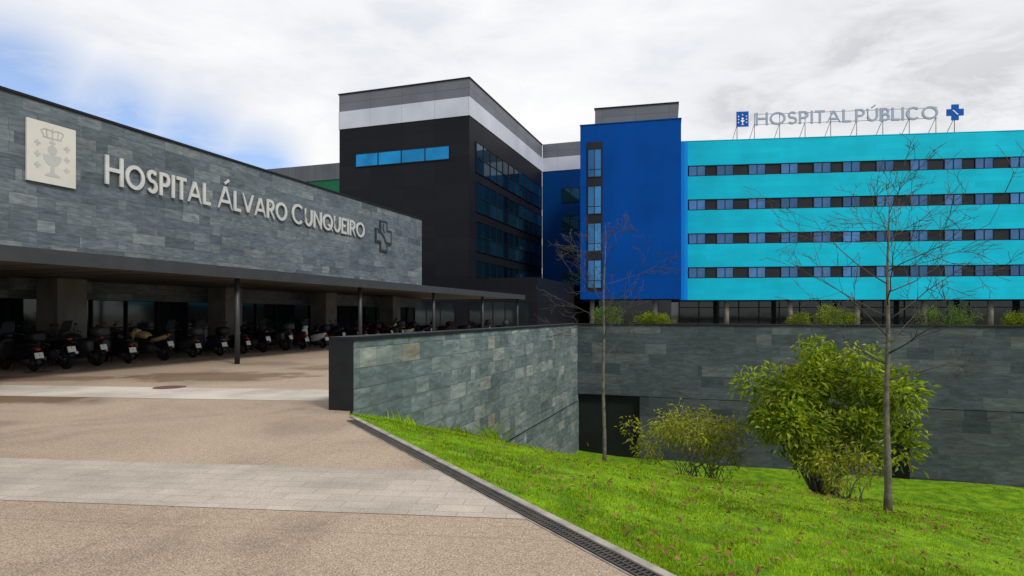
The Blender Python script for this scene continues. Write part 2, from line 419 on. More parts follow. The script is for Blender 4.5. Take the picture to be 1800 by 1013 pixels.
# drain channel and kerb
def kq(d0,d1,p0,p1): return [KP(d0+KS,p0)[:2],KP(d1+KS,p0)[:2],KP(d1+KS,p1)[:2],KP(d0+KS,p1)[:2]]
o_=KP(-.13+KS,6)
dr=thing('drain_channel','long slotted iron drain between the paving and the lawn kerb','drain',o_)
MB().prism(kq(-.19,-.062,-9.4,26),-.05,.004).build('channel',M['black'],dr,o_)
g=MB(); p=-9.4
while p<14:
    g.prism(kq(-.172,-.078,p,p+.016),.005,.013); p+=.04
for dd in (-.182,-.126,-.07): g.prism(kq(dd-.006,dd+.006,-9.4,26),.0045,.016)
g.build('grate',M['grate'],dr,o_)
g=MB(); p=-9.75
while p<26:
    g.prism(kq(-.060,.012,p,p+.994),-.25,.022); p+=1.0
tag(g.build('lawn_kerb',M['kerb'],None,(0,0,0),.006),'pale concrete kerb edging the lawn beside the drain','kerb')
g=MB(); g.prism(kq(-.205,-.192,-9.4,26),-.1,.007)
tag(g.build('kerb_strip',M['kerb']),'thin concrete strip on the paving side of the drain','edging',kind='structure')

# manholes
def manhole(x,y,r,label):
    t=thing('manhole_cover',label,'manhole cover',(x,y,0))
    MB().lathe([(r,.001),(r,.009),(r*.93,.010)],(0,0,0),'z',28,False).build('frame',M['iron'],t)
    MB().lathe([(r*.9,.010),(r*.9,.014),(r*.85,.015)],(0,0,0),'z',28,False).build('lid',M['iron'],t)
manhole(-7.5,13.75,.33,'reddish round manhole cover on the far pale concrete strip')
manhole(-13.1,17.4,.33,'dark manhole cover in front of the leftmost parked scooter')

# ------------------------------------------------------------------ low stone walls round the court
t,o=thingF('parapet_wall','grey green slate clad parapet wall with a black metal end, descending into the court','wall',9.04,6.1,0)
MB().box(9.04,26.22,5.88,6.28,-5,1.16).build('wall',M['stone_ramp'],t,o)
MB().box(9.0,26.2,5.85,6.31,1.163,1.225).build('coping',M['coping'],t,o)
MB().box(8.97,9.037,5.86,6.30,.0,1.16).build('end_panel',M['coping'],t,o)
g=MB(); g.box(13,25.7,5.868,5.879,-2.02,-1.995); g.build('painted_shadow_line',M['black'],t,o)  # black strip in place of the shadow line below the stone overhang
t,o=thingF('court_wall','dark slate retaining wall across the back of the sunken court','wall',25.78,-20,0)
MB().box(25.78,26.21,-80,5.879,-1.72,1.16).build('wall',M['stone_back'],t,o)
MB().box(25.74,26.25,-80,5.84,1.163,1.225).build('coping',M['coping'],t,o)
wl=on_u(1125,25.9)
MB().box(25.79,26.2,-80,wl,-5,-1.745).build('lower_wall',M['stone_base'],t,o)
MB().box(26.0,26.15,wl,5.87,-5,-1.74).build('window_wall',M['court_glass'],t,o)
g=MB()
ww=wl+.06
while ww<5.8: g.box(25.93,25.998,ww-.05,ww+.05,-5,-1.76); ww+=1.35
g.box(25.94,25.997,wl+.01,5.86,-1.9,-1.765)
g.build('window_frame',M['frame'],t,o)
w0=on_u(1582,25.8)
MB().box(25.772,25.789,w0-.3,w0+.3,-5,-2.2).build('door',M['black'],t,o)

# ------------------------------------------------------------------ left stone building + canopy
WF=22.0; ZT=8.82; UE=43.2
t,o=thingF('stone_building','long low building clad in grey slate with a flat canopy along its front','building',20,WF,0)
MB().box(-6,UE,WF,WF+.5,2.14,ZT).build('wall',M['stone'],t,o)
MB().box(-6.05,UE+.05,WF-.06,WF+.56,ZT+.002,ZT+.09).build('parapet_coping',M['coping'],t,o)
MB().box(-6,UE-.05,WF+.502,WF+28,2.2,ZT-.3).build('rear_volume',M['dark_grey'],t,o)
MB().box(-6,UE,WF+.55,WF+.7,0,2.13).build('glazing',M['shop_glass'],t,o)
g=MB(); uu=-6
while uu<UE:
    g.box(uu-.04,uu+.04,WF+.47,WF+.548,0,2.13); uu+=1.45
g.box(-6,UE,WF+.48,WF+.546,0.0,.12); g.box(-6,UE,WF+.48,WF+.546,1.05,1.1)
g.build('glazing_frame',M['frame'],t,o)
for i in range(5):
    uc=7.8+7.22*i
    MB().box(uc-.5,uc+.5,20.5,21.5,0,2.79).build('column',M['concrete'],t,o,.02)
c=MB().box(-6,45.7,14.62,WF-.002,2.80,3.02).build('canopy',M['soffit'],t,o)
MB().box(-6,45.75,14.52,14.618,2.74,3.08).build('fascia',M['steel'],c,o)
MB().box(45.702,45.76,14.62,WF,2.76,3.08).build('fascia',M['steel'],c,o)
g=MB(); uu=-5
while uu<45.5:
    g.box(uu-.012,uu+.012,14.62,WF-.01,2.792,2.799); uu+=1.2
g.box(-5,45.5,18.2,18.224,2.7915,2.7985)
g.build('soffit_joint',M['steel'],c,o)
for i in range(6):
    uc=9.15+7.2*i
    MB().tube([(uc,14.95,0),(uc,14.95,2.8)],.085,12).build('post',M['steel'],c,o)

# letters ------------------------------------------------------------
def arc(cx,cz,rx,rz,a0,a1,n=14): return [(cx+rx*math.cos(R(a0+(a1-a0)*i/n)),cz+rz*math.sin(R(a0+(a1-a0)*i/n))) for i in range(n+1)]
circ=arc(.5,.5,.5,.5,0,360,36)[:-1]
LET={'H':(.76,[[(0,-.3),(0,1.3)],[(1,-.3),(1,1.3)],[(0,.52),(1,.52)]]),
'O':(1.0,['C',circ]),'S':(.60,[arc(.5,.76,.44,.24,25,270)+arc(.5,.26,.5,.26,90,-150)[1:]]),
'P':(.60,[[(0,-.3),(0,1.3)],[(0,1),(.5,1)]+arc(.55,.73,.45,.27,90,-90)+[(.5,.46),(0,.46)]]),
'R':(.64,[[(0,-.3),(0,1.3)],[(0,1),(.5,1)]+arc(.5,.73,.45,.27,90,-90)+[(.45,.46),(0,.46)],[(.42,.46),(1.12,-.2)]]),
'I':(.17,[[(.5,-.3),(.5,1.3)]]),'T':(.60,[[(-.4,1),(1.4,1)],[(.5,-.3),(.5,1)]]),
'A':(.86,[[(-.12,-.22),(.5,1.0)],[(1.12,-.22),(.5,1.0)],[(.18,.28),(.82,.28)]]),
'V':(.86,[[(-.12,1.22),(.5,0)],[(1.12,1.22),(.5,0)]]),
'L':(.50,[[(0,-.3),(0,1.3)],[(0,0),(1.4,0)]]),'C':(.86,[arc(.55,.5,.55,.5,48,312,26)]),
'U':(.72,[[(0,1.3),(0,.42)]+arc(.5,.42,.5,.42,180,360)+[(1,1.3)]]),
'N':(.78,[[(0,-.3),(0,1.3)],[(1,-.3),(1,1.3)],[(-.05,1.08),(1.05,-.08)]]),
'Q':(1.0,['C',circ,[(.6,.34),(1.12,-.12)]]),
'E':(.52,[[(0,-.3),(0,1.3)],[(0,0),(1.4,0)],[(0,.52),(.95,.52)],[(0,1),(1.4,1)]]),
'B':(.62,[[(0,-.3),(0,1.3)],[(0,1),(.5,1)]+arc(.52,.76,.4,.24,90,-90)+[(0,.52)],[(0,.52),(.5,.52)]+arc(.55,.26,.45,.26,90,-90)+[(0,0)]])}
ACC={'Á':'A','Ú':'U'}
def word(parent,txt,x0,x1,z0,h,wt,t0,t1,mat,cap=1.0):
    gap=.11*h
    hs=[h*cap if i==0 else h for i in range(len(txt))]
    nat=sum(LET[ACC.get(c,c)][0]*hh for c,hh in zip(txt,hs))+gap*(len(txt)-1); k=(x1-x0)/nat; x=x0
    for c,hh in zip(txt,hs):
        base=ACC.get(c,c); W=LET[base][0]*hh*k if base!='I' else wt*1.02
        if base=='I': xw=LET['I'][0]*hh*k; xs=x+(xw-W)/2
        else: xw=W; xs=x
        g=MB(); closed=False; j=0
        for s in LET[base][1]:
            if s=='C': closed=True; continue
            pts=[(wt/2+px*(W-wt),wt/2+pz*(hh-wt)) for px,pz in s]
            g.stroke(pts,wt,t0,t1+j*.004,closed,(0,W,0,hh)); closed=False; j+=1
        if c!=base: g.stroke([(W*.44,hh*1.06),(W*.76,hh*1.25)],wt*.75,t0,t1)
        ob=g.build('letter',mat,parent,recalc=True); ob.location=(xs,0,z0); x+=xw+gap*k
t,o=thingF('wall_sign','long row of raised pale metal letters along the slate wall','sign',17.28,WF,6.48)
word(t,'HOSPITAL',0,5.05,0,.95,.145,.05,.115,M['letter'],1.15)
word(t,'ÁLVARO',5.5,10.25,0,.95,.145,.05,.115,M['letter'],1.15)
word(t,'CUNQUEIRO',10.65,17.75,0,.95,.145,.05,.115,M['letter'],1.15)
# crest
def plus(cx,cz,s,k=.34):
    a=s; b=s*k
    return [(cx-b,cz-a),(cx+b,cz-a),(cx+b,cz-b),(cx+a,cz-b),(cx+a,cz+b),(cx+b,cz+b),(cx+b,cz+a),(cx-b,cz+a),(cx-b,cz+b),(cx-a,cz+b),(cx-a,cz-b),(cx-b,cz-b)]
def crest(t,W,H,mp,mm,ml,t0,t1,crown=True):
    MB().box(0,W,-t1,-t0,0,H).build('panel',mp,t,(0,0,0),.01)
    e=.008; cx=W/2
    ch=[(.5,.13),(.66,.13),(.64,.16),(.55,.19),(.535,.30),(.60,.33),(.67,.40),(.69,.48),(.31,.48),(.33,.40),(.40,.33),(.465,.30),(.45,.19),(.36,.16),(.34,.13)]
    MB().front([(x*W,z*H) for x,z in ch],t1+.001,t1+e).build('chalice',mm,t)
    MB().front([(cx+.095*W*math.cos(R(a)),.565*H+.095*W*math.sin(R(a))) for a in range(0,360,18)],t1+.001,t1+e).build('host',mm,t)
    for (x,z) in ((.2,.28),(.2,.46),(.2,.64),(.8,.28),(.8,.46),(.8,.64),(.5,.69)):
        MB().front(plus(x*W,z*H,.062*W),t1+.001,t1+e).build('cross',mm,t)
    if crown:
        g=MB()
        g.stroke([(.31*W,.76*H),(.69*W,.76*H)],.025*W,t1+.001,t1+e)
        for (a,b) in (((.33,.775),(.27,.86)),((.67,.775),(.73,.86))): g.stroke([(a[0]*W,a[1]*H),(b[0]*W,b[1]*H)],.02*W,t1+.001,t1+e)
        for (s,j) in ((1,0),(-1,1)):
            g.stroke([((.5+s*q[0])*W,q[1]*H) for q in arc(.115,.855,.115,.04,0,180,8)],.02*W,t1+.001,t1+e+.002*j)
            g.stroke([((.5+s*.11)*W,.775*H),((.5+s*.12)*W,.88*H)],.02*W,t1+.001,t1+e+.004+.002*j)
        g.stroke([(.5*W,.775*H),(.5*W,.92*H)],.02*W,t1+.001,t1+e+.008)
        g.build('crown',ml,t,recalc=True)
t,o=thingF('crest_plaque','beige square plaque with crown, chalice and small crosses on the slate wall','plaque',14.5,WF,6.06)
crest(t,1.66,2.08,M['crest_plate'],M['crest_mark'],M['crest_line'],.02,.1)
t,o=thingF('cross_emblem','dark cross shaped emblem at the end of the raised lettering','emblem',36.4,WF,5.82)
MB().front(plus(1.05,1.05,1.05,.46),.03,.08).build('cross',M['emblem_dark'],t)
MB().front(plus(1.05,1.05,.90,.36),.081,.09).build('inner_cross',M['emblem_grey'],t)
g=MB(); g.stroke([(.25,1.35),(.7,1.25),(1.05,1.0),(1.25,.7),(1.6,.45)],.22,.091,.105); g.stroke([(1.0,1.9),(.9,1.6),(1.1,1.3)],.13,.091,.109)
g.build('swoosh',M['emblem_dark'],t,recalc=True)

# ------------------------------------------------------------------ dark tower
t,o=thingF('dark_tower','black clad tower block with a grey and white band round its top','building',57.3,23.97,0)
U0,U1,W0,W1=57.3,83.2,23.97,38.9
MB().box(U0,U1,W0,W1,0,21.25).build('wall',M['black_panel'],t,o)
MB().box(U0-.06,U1,W0-.06,W1+.06,21.253,23.1).build('pale_band',M['white_panel'],t,o)
MB().box(U0-.02,U1,W0-.02,W1+.02,23.103,24.9).build('grey_band',M['grey_panel'],t,o)
MB().box(U0-.1,U1,W0-.1,W1+.1,24.903,25.03).build('roof_edge',M['frame'],t,o)
def window_u(u,w0,w1,z0,z1,n,parent,o,pm,out=.08,name='window'):     # facing -u
    g=MB(); fr=.09
    g.box(u-out,u-.003,w0,w1,z0,z0+fr); g.box(u-out,u-.003,w0,w1,z1-fr,z1)
    for i in range(n+1):
        w=w0+(w1-w0)*i/n; a=max(w-fr/2,w0); b=min(w+fr/2,w1); g.box(u-out,u-.003,a,b,z0+fr,z1-fr)
    f=g.build(name,M['frame'],parent,o)
    g=MB()
    for i in range(n):
        a=w0+(w1-w0)*i/n+fr/2; b=w0+(w1-w0)*(i+1)/n-fr/2; g.box(u-out*.45,u-.004,a,b,z0+fr,z1-fr)
    g.build('pane',pm,f,o)
def window_w(w,u0,u1,z0,z1,n,parent,o,pm,out=.08,nz=1):              # facing -w
    g=MB(); fr=.09
    for i in range(nz+1):
        z=z0+(z1-z0)*i/nz; g.box(u0,u1,w-out,w-.003,max(z-fr/2,z0),min(z+fr/2,z1))
    for i in range(n+1):
        u=u0+(u1-u0)*i/n; g.box(max(u-fr/2,u0),min(u+fr/2,u1),w-out-.004,w-.0035,z0,z1)
    f=g.build('window',M['frame'],parent,o)
    g=MB()
    for k in range(nz):
        for i in range(n):
            a=u0+(u1-u0)*i/n+fr/2; b=u0+(u1-u0)*(i+1)/n-fr/2
            g.box(a,b,w-out*.45,w-.004,z0+(z1-z0)*k/nz+fr/2,z0+(z1-z0)*(k+1)/nz-fr/2)
    g.build('pane',pm,f,o)
window_u(U0,26.1,36.9,17.05,18.5,4,t,o,M['pane_bright'])
for k in range(4):
    window_w(W0,U0+1.7,U1-.3,4.0+4*k,7.1+4*k,12,t,o,M['pane_dark'],.1,2)
# dark entrance block
t,o=thingF('entrance_block','low black entrance volume at the foot of the dark tower','building',55,20,0)
MB().prism([(55,16.3),(75,16.3),(75,23.95),(57.27,23.95),(57.27,40),(55,40)],0,5.0).build('wall',M['black_panel'],t,o)
window_u(55,17,23,.1,2.9,5,t,o,M['shop_glass'])
window_u(55,24.5,38,.1,2.9,9,t,o,M['shop_glass'])
# grey and green rear building
t,o=thingF('rear_building','far grey block with a green storey seen over the slate wall','building',80,50,0)
MB().box(80,104,40,78,0,21.7).build('wall',M['green_panel'],t,o)
MB().box(79.9,104,40,78,21.703,24.1).build('roof_band',M['dark_grey'],t,o)
# recessed deep blue wing
t,o=thingF('recessed_wing','deep blue recessed wing between the dark tower and the bright blue block','building',83.3,18,0)
MB().box(83.25,100,8,23.95,3.3,21.25).build('wall',M['blue_recess'],t,o)
MB().box(83.19,100,8,23.9,21.253,23.1).build('pale_band',M['white_panel'],t,o)
MB().box(83.22,100,8,23.9,23.103,25.0).build('grey_band',M['grey_panel'],t,o)
MB().box(86,100,8,23.9,0,3.297).build('ground_floor',M['shop_glass'],t,o)
wa,wb=on_u(988,83.25),on_u(1019,83.25)
for k in range(4): window_u(83.25,wb,wa,5.3+3.85*k,7.3+3.85*k,2,t,o,M['pane_dark'])

# ------------------------------------------------------------------ bright blue block
A=Vector((7.66,70.5,0)); ab=math.atan2(-.238,.971)
t=thing('blue_block','bright dark blue block with one vertical strip of windows and a grey rooftop box','building',A,ab)
BW=10.94
MB().box(0,BW,0,10.8,3.3,22.75).build('wall',M['blue'],t)
MB().box(-.05,BW+.05,-.05,10.8,22.753,22.87).build('roof_edge',M['blue_recess'],t)
MB().box(1.5,BW-.3,1.4,9,22.873,24.95).build('rooftop_box',M['grey_panel'],t)
MB().box(1.4,BW-.2,1.3,9.1,24.953,25.07).build('rooftop_edge',M['frame'],t)
MB().box(1,BW-1,3.5,10.5,0,3.297).build('ground_floor',M['shop_glass'],t)
for x in (1.2,8.2): MB().tube([(x,1.2,0),(x,1.2,3.3)],.28,16).build('column',M['concrete'],t)
MB().box(.72,2.5,-.05,-.003,4.2,20.85).build('window_strip',M['core'],t)
for k in range(4):
    z0=4.5+4.13*k; z1=z0+3.2
    g=MB(); g.box(.80,.90,-.11,-.052,z0,z1); g.box(2.32,2.42,-.11,-.052,z0,z1); g.box(.9,2.32,-.11,-.052,z0,z0+.09); g.box(.9,2.32,-.11,-.052,z1-.09,z1); g.box(1.57,1.64,-.105,-.052,z0+.09,z1-.09); g.box(.9,1.57,-.104,-.0525,z0+.85,z0+.92); g.box(1.64,2.32,-.104,-.0525,z0+.85,z0+.92)
    f=g.build('window',M['frame'],t)
    g=MB()
    for (xa,xb) in ((.9,1.57),(1.64,2.32)):
        for (za,zb) in ((z0+.09,z0+.85),(z0+.92,z1-.09)): g.box(xa,xb,-.07,-.053,za,zb)
    g.build('pane',M['pane_strip'],f)
# ------------------------------------------------------------------ cyan wing
P0=Vector((20.58,74.5,0)); ac=math.atan2(-4.5,36.5)
t=thing('cyan_wing','long turquoise hospital wing with four dark ribbons of windows','building',P0,ac)
XL,XR=-1.2,74
MB().box(XL,XR,0,13.5,3.35,21.8).build('core',M['core'],t)
zz=[3.3,5.87,7.18,9.89,11.18,13.9,15.2,17.92,19.2,22.05]
for k in range(5):
    MB().box(XL,XR,-.16,-.003,zz[2*k],zz[2*k+1]).build('cladding_band',M['cyan'],t)
MB().box(XL,XR,-.2,.3,22.053,22.13).build('roof_edge',M['cyan'],t)
MB().box(XL,XR,.3,13.5,21.803,21.95).build('roof',M['dark_grey'],t)
MB().prism([(-1.1,-.17),(-.55,-.28),(-.15,-.3),(.12,-.24),(.25,-.165)],3.31,22.0).build('corner_panel',M['midblue'],t)
MB().box(XL+1,XR,4.2,13,0,3.345).build('ground_floor',M['shop_glass'],t)
g=MB(); x=XL+1
while x<XR: g.box(x,x+.1,4.1,4.195,0,3.34); x+=2.4
g.box(XL+1,XR,4.11,4.19,0,.15); g.box(XL+1,XR,4.11,4.19,2.4,2.5)
g.build('ground_frame',M['frame'],t)
for px in (1280,1393,1512,1632,1750,1868,1985,2100):
    r=(px-900)/1104; x=(74.5*r-20.58)/(.9925+.1224*r)
    if x<XR: MB().tube([(x,.9,0),(x,.9,3.35)],.3,16).build('column',M['concrete'],t)
g=MB(); w_,h_=1.95,1.24
g.box(0,w_,-.1,-.003,0,.07); g.box(0,w_,-.1,-.003,h_-.07,h_)
for a,b in ((0,.07),(w_/2-.04,w_/2+.04),(w_-.07,w_)): g.box(a,b,-.1,-.003,.07,h_-.07)
win=g.build('window',M['frame'],t)
pn=MB().box(.07,w_/2-.04,-.05,-.004,.07,h_-.07).box(w_/2+.04,w_-.07,-.05,-.004,.07,h_-.07).build('pane',M['pane'],win)
first=True
for k in range(4):
    x=.35; i=0
    while x<XR-2.2:
        if first: c=win; first=False
        else:
            c=win.copy(); col.objects.link(c); q=pn.copy(); col.objects.link(q); q.parent=c
        c.location=(x,0,zz[2*k+1]+.03); x+=3.62 if i%4 else 3.2; i+=1
# roof sign
t=thing('roof_sign','blue grey rooftop letters standing on struts above the turquoise wing','sign',P0+Vector((math.cos(ac)*8.35-math.sin(ac)*1.5,math.sin(ac)*8.35+math.cos(ac)*1.5,21.95)),ac)
word(t,'HOSPITAL',0,10.7,2.15,1.52,.24,.05,.2,M['sign_grey'])
word(t,'PÚBLICO',11.2,20.2,2.15,1.52,.24,.05,.2,M['sign_grey'])
g=MB()
for z in (2.3,3.5): g.box(-.1,20.25,.0,.05,z,z+.05)
for i in range(8):
    x=min(-.1+2.88*i,20.2)
    g.tube([(x,.03,0),(x,.03,3.68)],.04,6); g.tube([(x-.5,1.6,0),(x,.06,2.4)],.035,6)
g.build('support_frame',M['sign_frame'],t)
def rooftop(name,label,cat,dx):
    loc=P0+Vector((math.cos(ac)*dx-math.sin(ac)*1.5,math.sin(ac)*dx+math.cos(ac)*1.5,21.95))
    return thing(name,label,cat,loc,ac)
t=rooftop('crest_sign','blue rooftop plate with white chalice and crosses left of the rooftop letters','sign',6.15)
MB().box(0,1.4,-.1,0,2.1,3.9).build('panel',M['sign_blue'],t)
g=MB(); g.front([(.7+(x-.5)*1.1,2.1+z*1.6) for x,z in [(.5,.13),(.66,.13),(.55,.19),(.535,.30),(.67,.40),(.69,.48),(.31,.48),(.33,.40),(.465,.30),(.45,.19),(.34,.13)]],.101,.12)
g.front([(.7+.13*math.cos(R(a)),3.05+.13*math.sin(R(a))) for a in range(0,360,30)],.101,.12); g.build('chalice',M['white'],t)
for (x,z) in ((.17,.28),(.17,.48),(.17,.68),(.83,.28),(.83,.48),(.83,.68),(.5,.78)):
    MB().front(plus(x*1.4,2.1+z*1.8,.085),.101,.12).build('cross',M['white'],t)
MB().tube([(.1,.05,0),(.1,.05,3.8)],.045,6).tube([(-.4,1.5,0),(.1,.08,2.3)],.035,6).build('support_frame',M['sign_frame'],t)
t=rooftop('cross_sign','blue rooftop cross with a white stroke right of the rooftop letters','sign',29.5)
MB().front([(x,z+1.98) for x,z in plus(.9,.9,.9,.42)],.0,.15).build('cross',M['sign_blue'],t)
g=MB(); g.stroke([(.62,3.12),(.80,3.0),(1.0,2.76),(1.18,2.62)],.10,.151,.17); g.build('swoosh',M['white'],t,recalc=True)
MB().tube([(.9,.05,0),(.9,.05,3.6)],.045,6).tube([(.4,1.5,0),(.9,.08,2.3)],.035,6).build('support_frame',M['sign_frame'],t)

# ------------------------------------------------------------------ two-wheelers
def wheel(t,x,r,w):
    g=MB(); prof=[]
    for k in range(10):
        a=2*math.pi*k/10; prof.append((r-w*.5+w*.5*math.cos(a),w*.5*math.sin(a)))
    g.lathe(prof,(x,0,r),'y',22,True,True); o=g.build('wheel',M['tyre'],t,recalc=True)
    q=MB(); q.lathe([(r-w*.9,-w*.32),(r-w*.75,-w*.32),(r-w*.75,w*.32),(r-w*.9,w*.32)],(x,0,r),'y',22,False,True)
    q.lathe([(.045,-w*.5),(.045,w*.5)],(x,0,r),'y',10)
    for k in range(5):
        a=2*math.pi*k/5; q.tube([(x+.03*math.cos(a),0,r+.03*math.sin(a)),(x+(r-w*.85)*math.cos(a),0,r+(r-w*.85)*math.sin(a))],.014,5)
    q.build('rim',M['rim'],o,recalc=True)
def common(t,hx,hz,bw):
    g=MB(); g.tube([(hx-.12,-bw,hz-.02),(hx-.02,-bw*.55,hz+.03),(hx,0,hz-.03),(hx-.02,bw*.55,hz+.03),(hx-.12,bw,hz-.02)],.014,6)
    g.tube([(hx-.06,-bw*.75,hz+.01),(hx-.14,-bw*1.02,hz-.03)],.022,6); g.tube([(hx-.06,bw*.75,hz+.01),(hx-.14,bw*1.02,hz-.03)],.022,6)
    g.build('handlebar',M['engine'],t)
    for s in (-1,1):
        g=MB(); g.tube([(hx-.02,s*bw*.5,hz+.02),(hx,s*bw*.8,hz+.2)],.007,5); g.loft([(hx-.02,hz+.23,.03,.02),(hx,hz+.23,.065,.04),(hx+.03,hz+.23,.03,.02)],'x',10,2.4,s*bw*.85)
        g.build('mirror',M['paint_black'],t)
def make_scooter(box=True,screen=True):
    t=thing('parked_scooter','','scooter')
    wheel(t,.66,.235,.105); wheel(t,-.62,.235,.115)
    MB().loft([(-.15,.30,.14,.05),(.1,.29,.17,.04),(.38,.30,.18,.05)],'x').build('floorboard',M['paint_black'],t)
    MB().loft([(.26,.50,.13,.06),(.36,.53,.21,.085),(.6,.52,.23,.08),(.82,.48,.19,.07),(.95,.44,.12,.06)],'z').build('leg_shield',M['paint_black'],t)
    MB().loft([(-.86,.66,.05,.05),(-.78,.64,.11,.10),(-.5,.55,.16,.17),(-.15,.48,.17,.19),(.0,.45,.14,.15)],'x').build('rear_body',M['paint_black'],t)
    MB().loft([(-.80,.77,.08,.03),(-.65,.77,.14,.06),(-.3,.73,.15,.07),(-.05,.70,.13,.06),(.04,.67,.08,.03)],'x').build('seat',M['seat'],t)
    MB().loft([(.30,1.0,.06,.04),(.40,1.0,.17,.075),(.50,.98,.13,.06),(.54,.97,.06,.03)],'x').build('headset',M['paint_black'],t)
    MB().loft([(.50,.97,.09,.045),(.55,.965,.085,.04),(.565,.965,.05,.02)],'x').build('headlight',M['lamp'],t)
    MB().arcband(.66,.235,.26,.075,20,165).build('front_fender',M['paint_black'],t)
    MB().arcband(-.62,.235,.27,.07,60,190).build('rear_fender',M['paint_black'],t)
    MB().tube([(.45,.0,.8),(.58,.0,.42)],.03,8).tube([(.58,.08,.45),(.66,.08,.235)],.02,6).tube([(.58,-.08,.45),(.66,-.08,.235)],.02,6).build('fork',M['engine'],t)
    MB().loft([(-.55,.28,.07,.09),(-.2,.29,.09,.1),(-.05,.30,.06,.07)],'x').build('engine',M['engine'],t)
    MB().tube([(-.15,-.13,.26),(-.4,-.16,.26),(-.85,-.17,.36)],[.025,.05,.05],9).build('exhaust',M['engine'],t)
    MB().loft([(-.90,.63,.06,.03),(-.86,.64,.08,.04)],'x').build('tail_light',M['tail'],t)
    g=MB(); g.add([(-.93,-.11,.38),(-.93,.11,.38),(-.89,.11,.54),(-.89,-.11,.54)],[(0,3,2,1)]); g.add([(-.915,-.11,.38),(-.915,.11,.38),(-.875,.11,.54),(-.875,-.11,.54)],[(0,1,2,3)]); g.build('number_plate',M['plate'],t)
    MB().tube([(-.82,0,.62),(-.89,0,.45)],.03,5).build('plate_bracket',M['paint_black'],t)
    MB().tube([(.0,.12,.25),(-.05,.22,.01)],.012,5).build('kickstand',M['engine'],t)
    if box:
        MB().loft([(-1.02,.98,.12,.09),(-.98,.98,.2,.14),(-.78,.98,.21,.15),(-.64,.98,.17,.12),(-.61,.98,.12,.08)],'x',16,4).tube([(-.7,0,.76),(-.85,0,.86)],.05,6).build('top_box',M['paint_black'],t)
    if screen:
        g=MB(); vs=[]
        for i in range(5):
            z=1.02+.38*i/4
            for j in range(7):
                y=-.2+.4*j/6; vs.append((.52-.16*i/4-.9*y*y,y*(1-.25*(i/4)**2),z))
        g.add(vs,[(i*7+j,i*7+j+1,i*7+j+8,i*7+j+7) for i in range(4) for j in range(6)],True); g.build('windscreen',M['screen'],t)
    common(t,.40,1.02,.33); return t
def make_motorbike():
    t=thing('parked_motorbike','','motorbike')
    wheel(t,.74,.305,.12); wheel(t,-.70,.305,.16)
    MB().loft([(-.12,.82,.10,.06),(.0,.86,.15,.11),(.2,.90,.17,.13),(.36,.88,.13,.11),(.45,.86,.07,.06)],'x').build('fuel_tank',M['paint_black'],t)
    MB().loft([(-.80,.90,.07,.03),(-.6,.88,.12,.05),(-.35,.82,.13,.055),(-.08,.80,.10,.05)],'x').build('seat',M['seat'],t)
    MB().loft([(-.95,.90,.04,.03),(-.80,.83,.10,.07),(-.5,.76,.13,.08),(-.2,.70,.12,.09)],'x').build('tail_fairing',M['paint_black'],t)
    MB().loft([(-.25,.42,.12,.14),(.0,.44,.17,.2),(.2,.48,.17,.18),(.34,.5,.10,.12)],'x').box(.12,.30,-.13,.13,.5,.70).build('engine',M['engine'],t)
    MB().tube([(.45,.09,.92),(.2,.12,.74),(-.3,.13,.62),(-.7,.1,.31)],.022,6).tube([(.45,-.09,.92),(.2,-.12,.74),(-.3,-.13,.62),(-.7,-.1,.31)],.022,6).tube([(.46,.0,.88),(.36,.0,.5),(.1,.0,.24),(-.2,0,.25)],.025,6).build('chassis',M['engine'],t)
    MB().tube([(.46,.1,.98),(.74,.1,.305)],.024,8).tube([(.46,-.1,.98),(.74,-.1,.305)],.024,8).build('fork',M['chrome'],t)
    MB().loft([(.38,.98,.10,.10),(.52,.96,.17,.16),(.64,.90,.14,.13),(.70,.86,.08,.07)],'x').build('front_fairing',M['paint_black'],t)
    MB().loft([(.67,.90,.09,.065),(.715,.89,.08,.055),(.73,.89,.05,.03)],'x').build('headlight',M['lamp'],t)
    MB().arcband(.74,.305,.32,.07,40,160).build('front_fender',M['paint_black'],t)
    MB().arcband(-.70,.305,.34,.08,70,175).build('rear_fender',M['paint_black'],t)
    MB().tube([(.25,-.12,.45),(.1,-.16,.26),(-.3,-.18,.28),(-.9,-.2,.48)],[.025,.03,.055,.05],9).build('exhaust',M['chrome'],t)
    MB().loft([(-.98,.89,.06,.025),(-.93,.89,.08,.035)],'x').build('tail_light',M['tail'],t)
    g=MB(); g.add([(-1.05,-.11,.52),(-1.05,.11,.52),(-1.0,.11,.68),(-1.0,-.11,.68)],[(0,3,2,1)]); g.add([(-1.035,-.11,.52),(-1.035,.11,.52),(-.985,.11,.68),(-.985,-.11,.68)],[(0,1,2,3)]); g.build('number_plate',M['plate'],t)
    MB().tube([(-.85,0,.85),(-1.0,0,.62)],.03,5).build('plate_bracket',M['paint_black'],t)
    MB().tube([(.0,.12,.3),(-.05,.26,.01)],.013,5).build('kickstand',M['engine'],t)
    common(t,.42,1.05,.36); return t
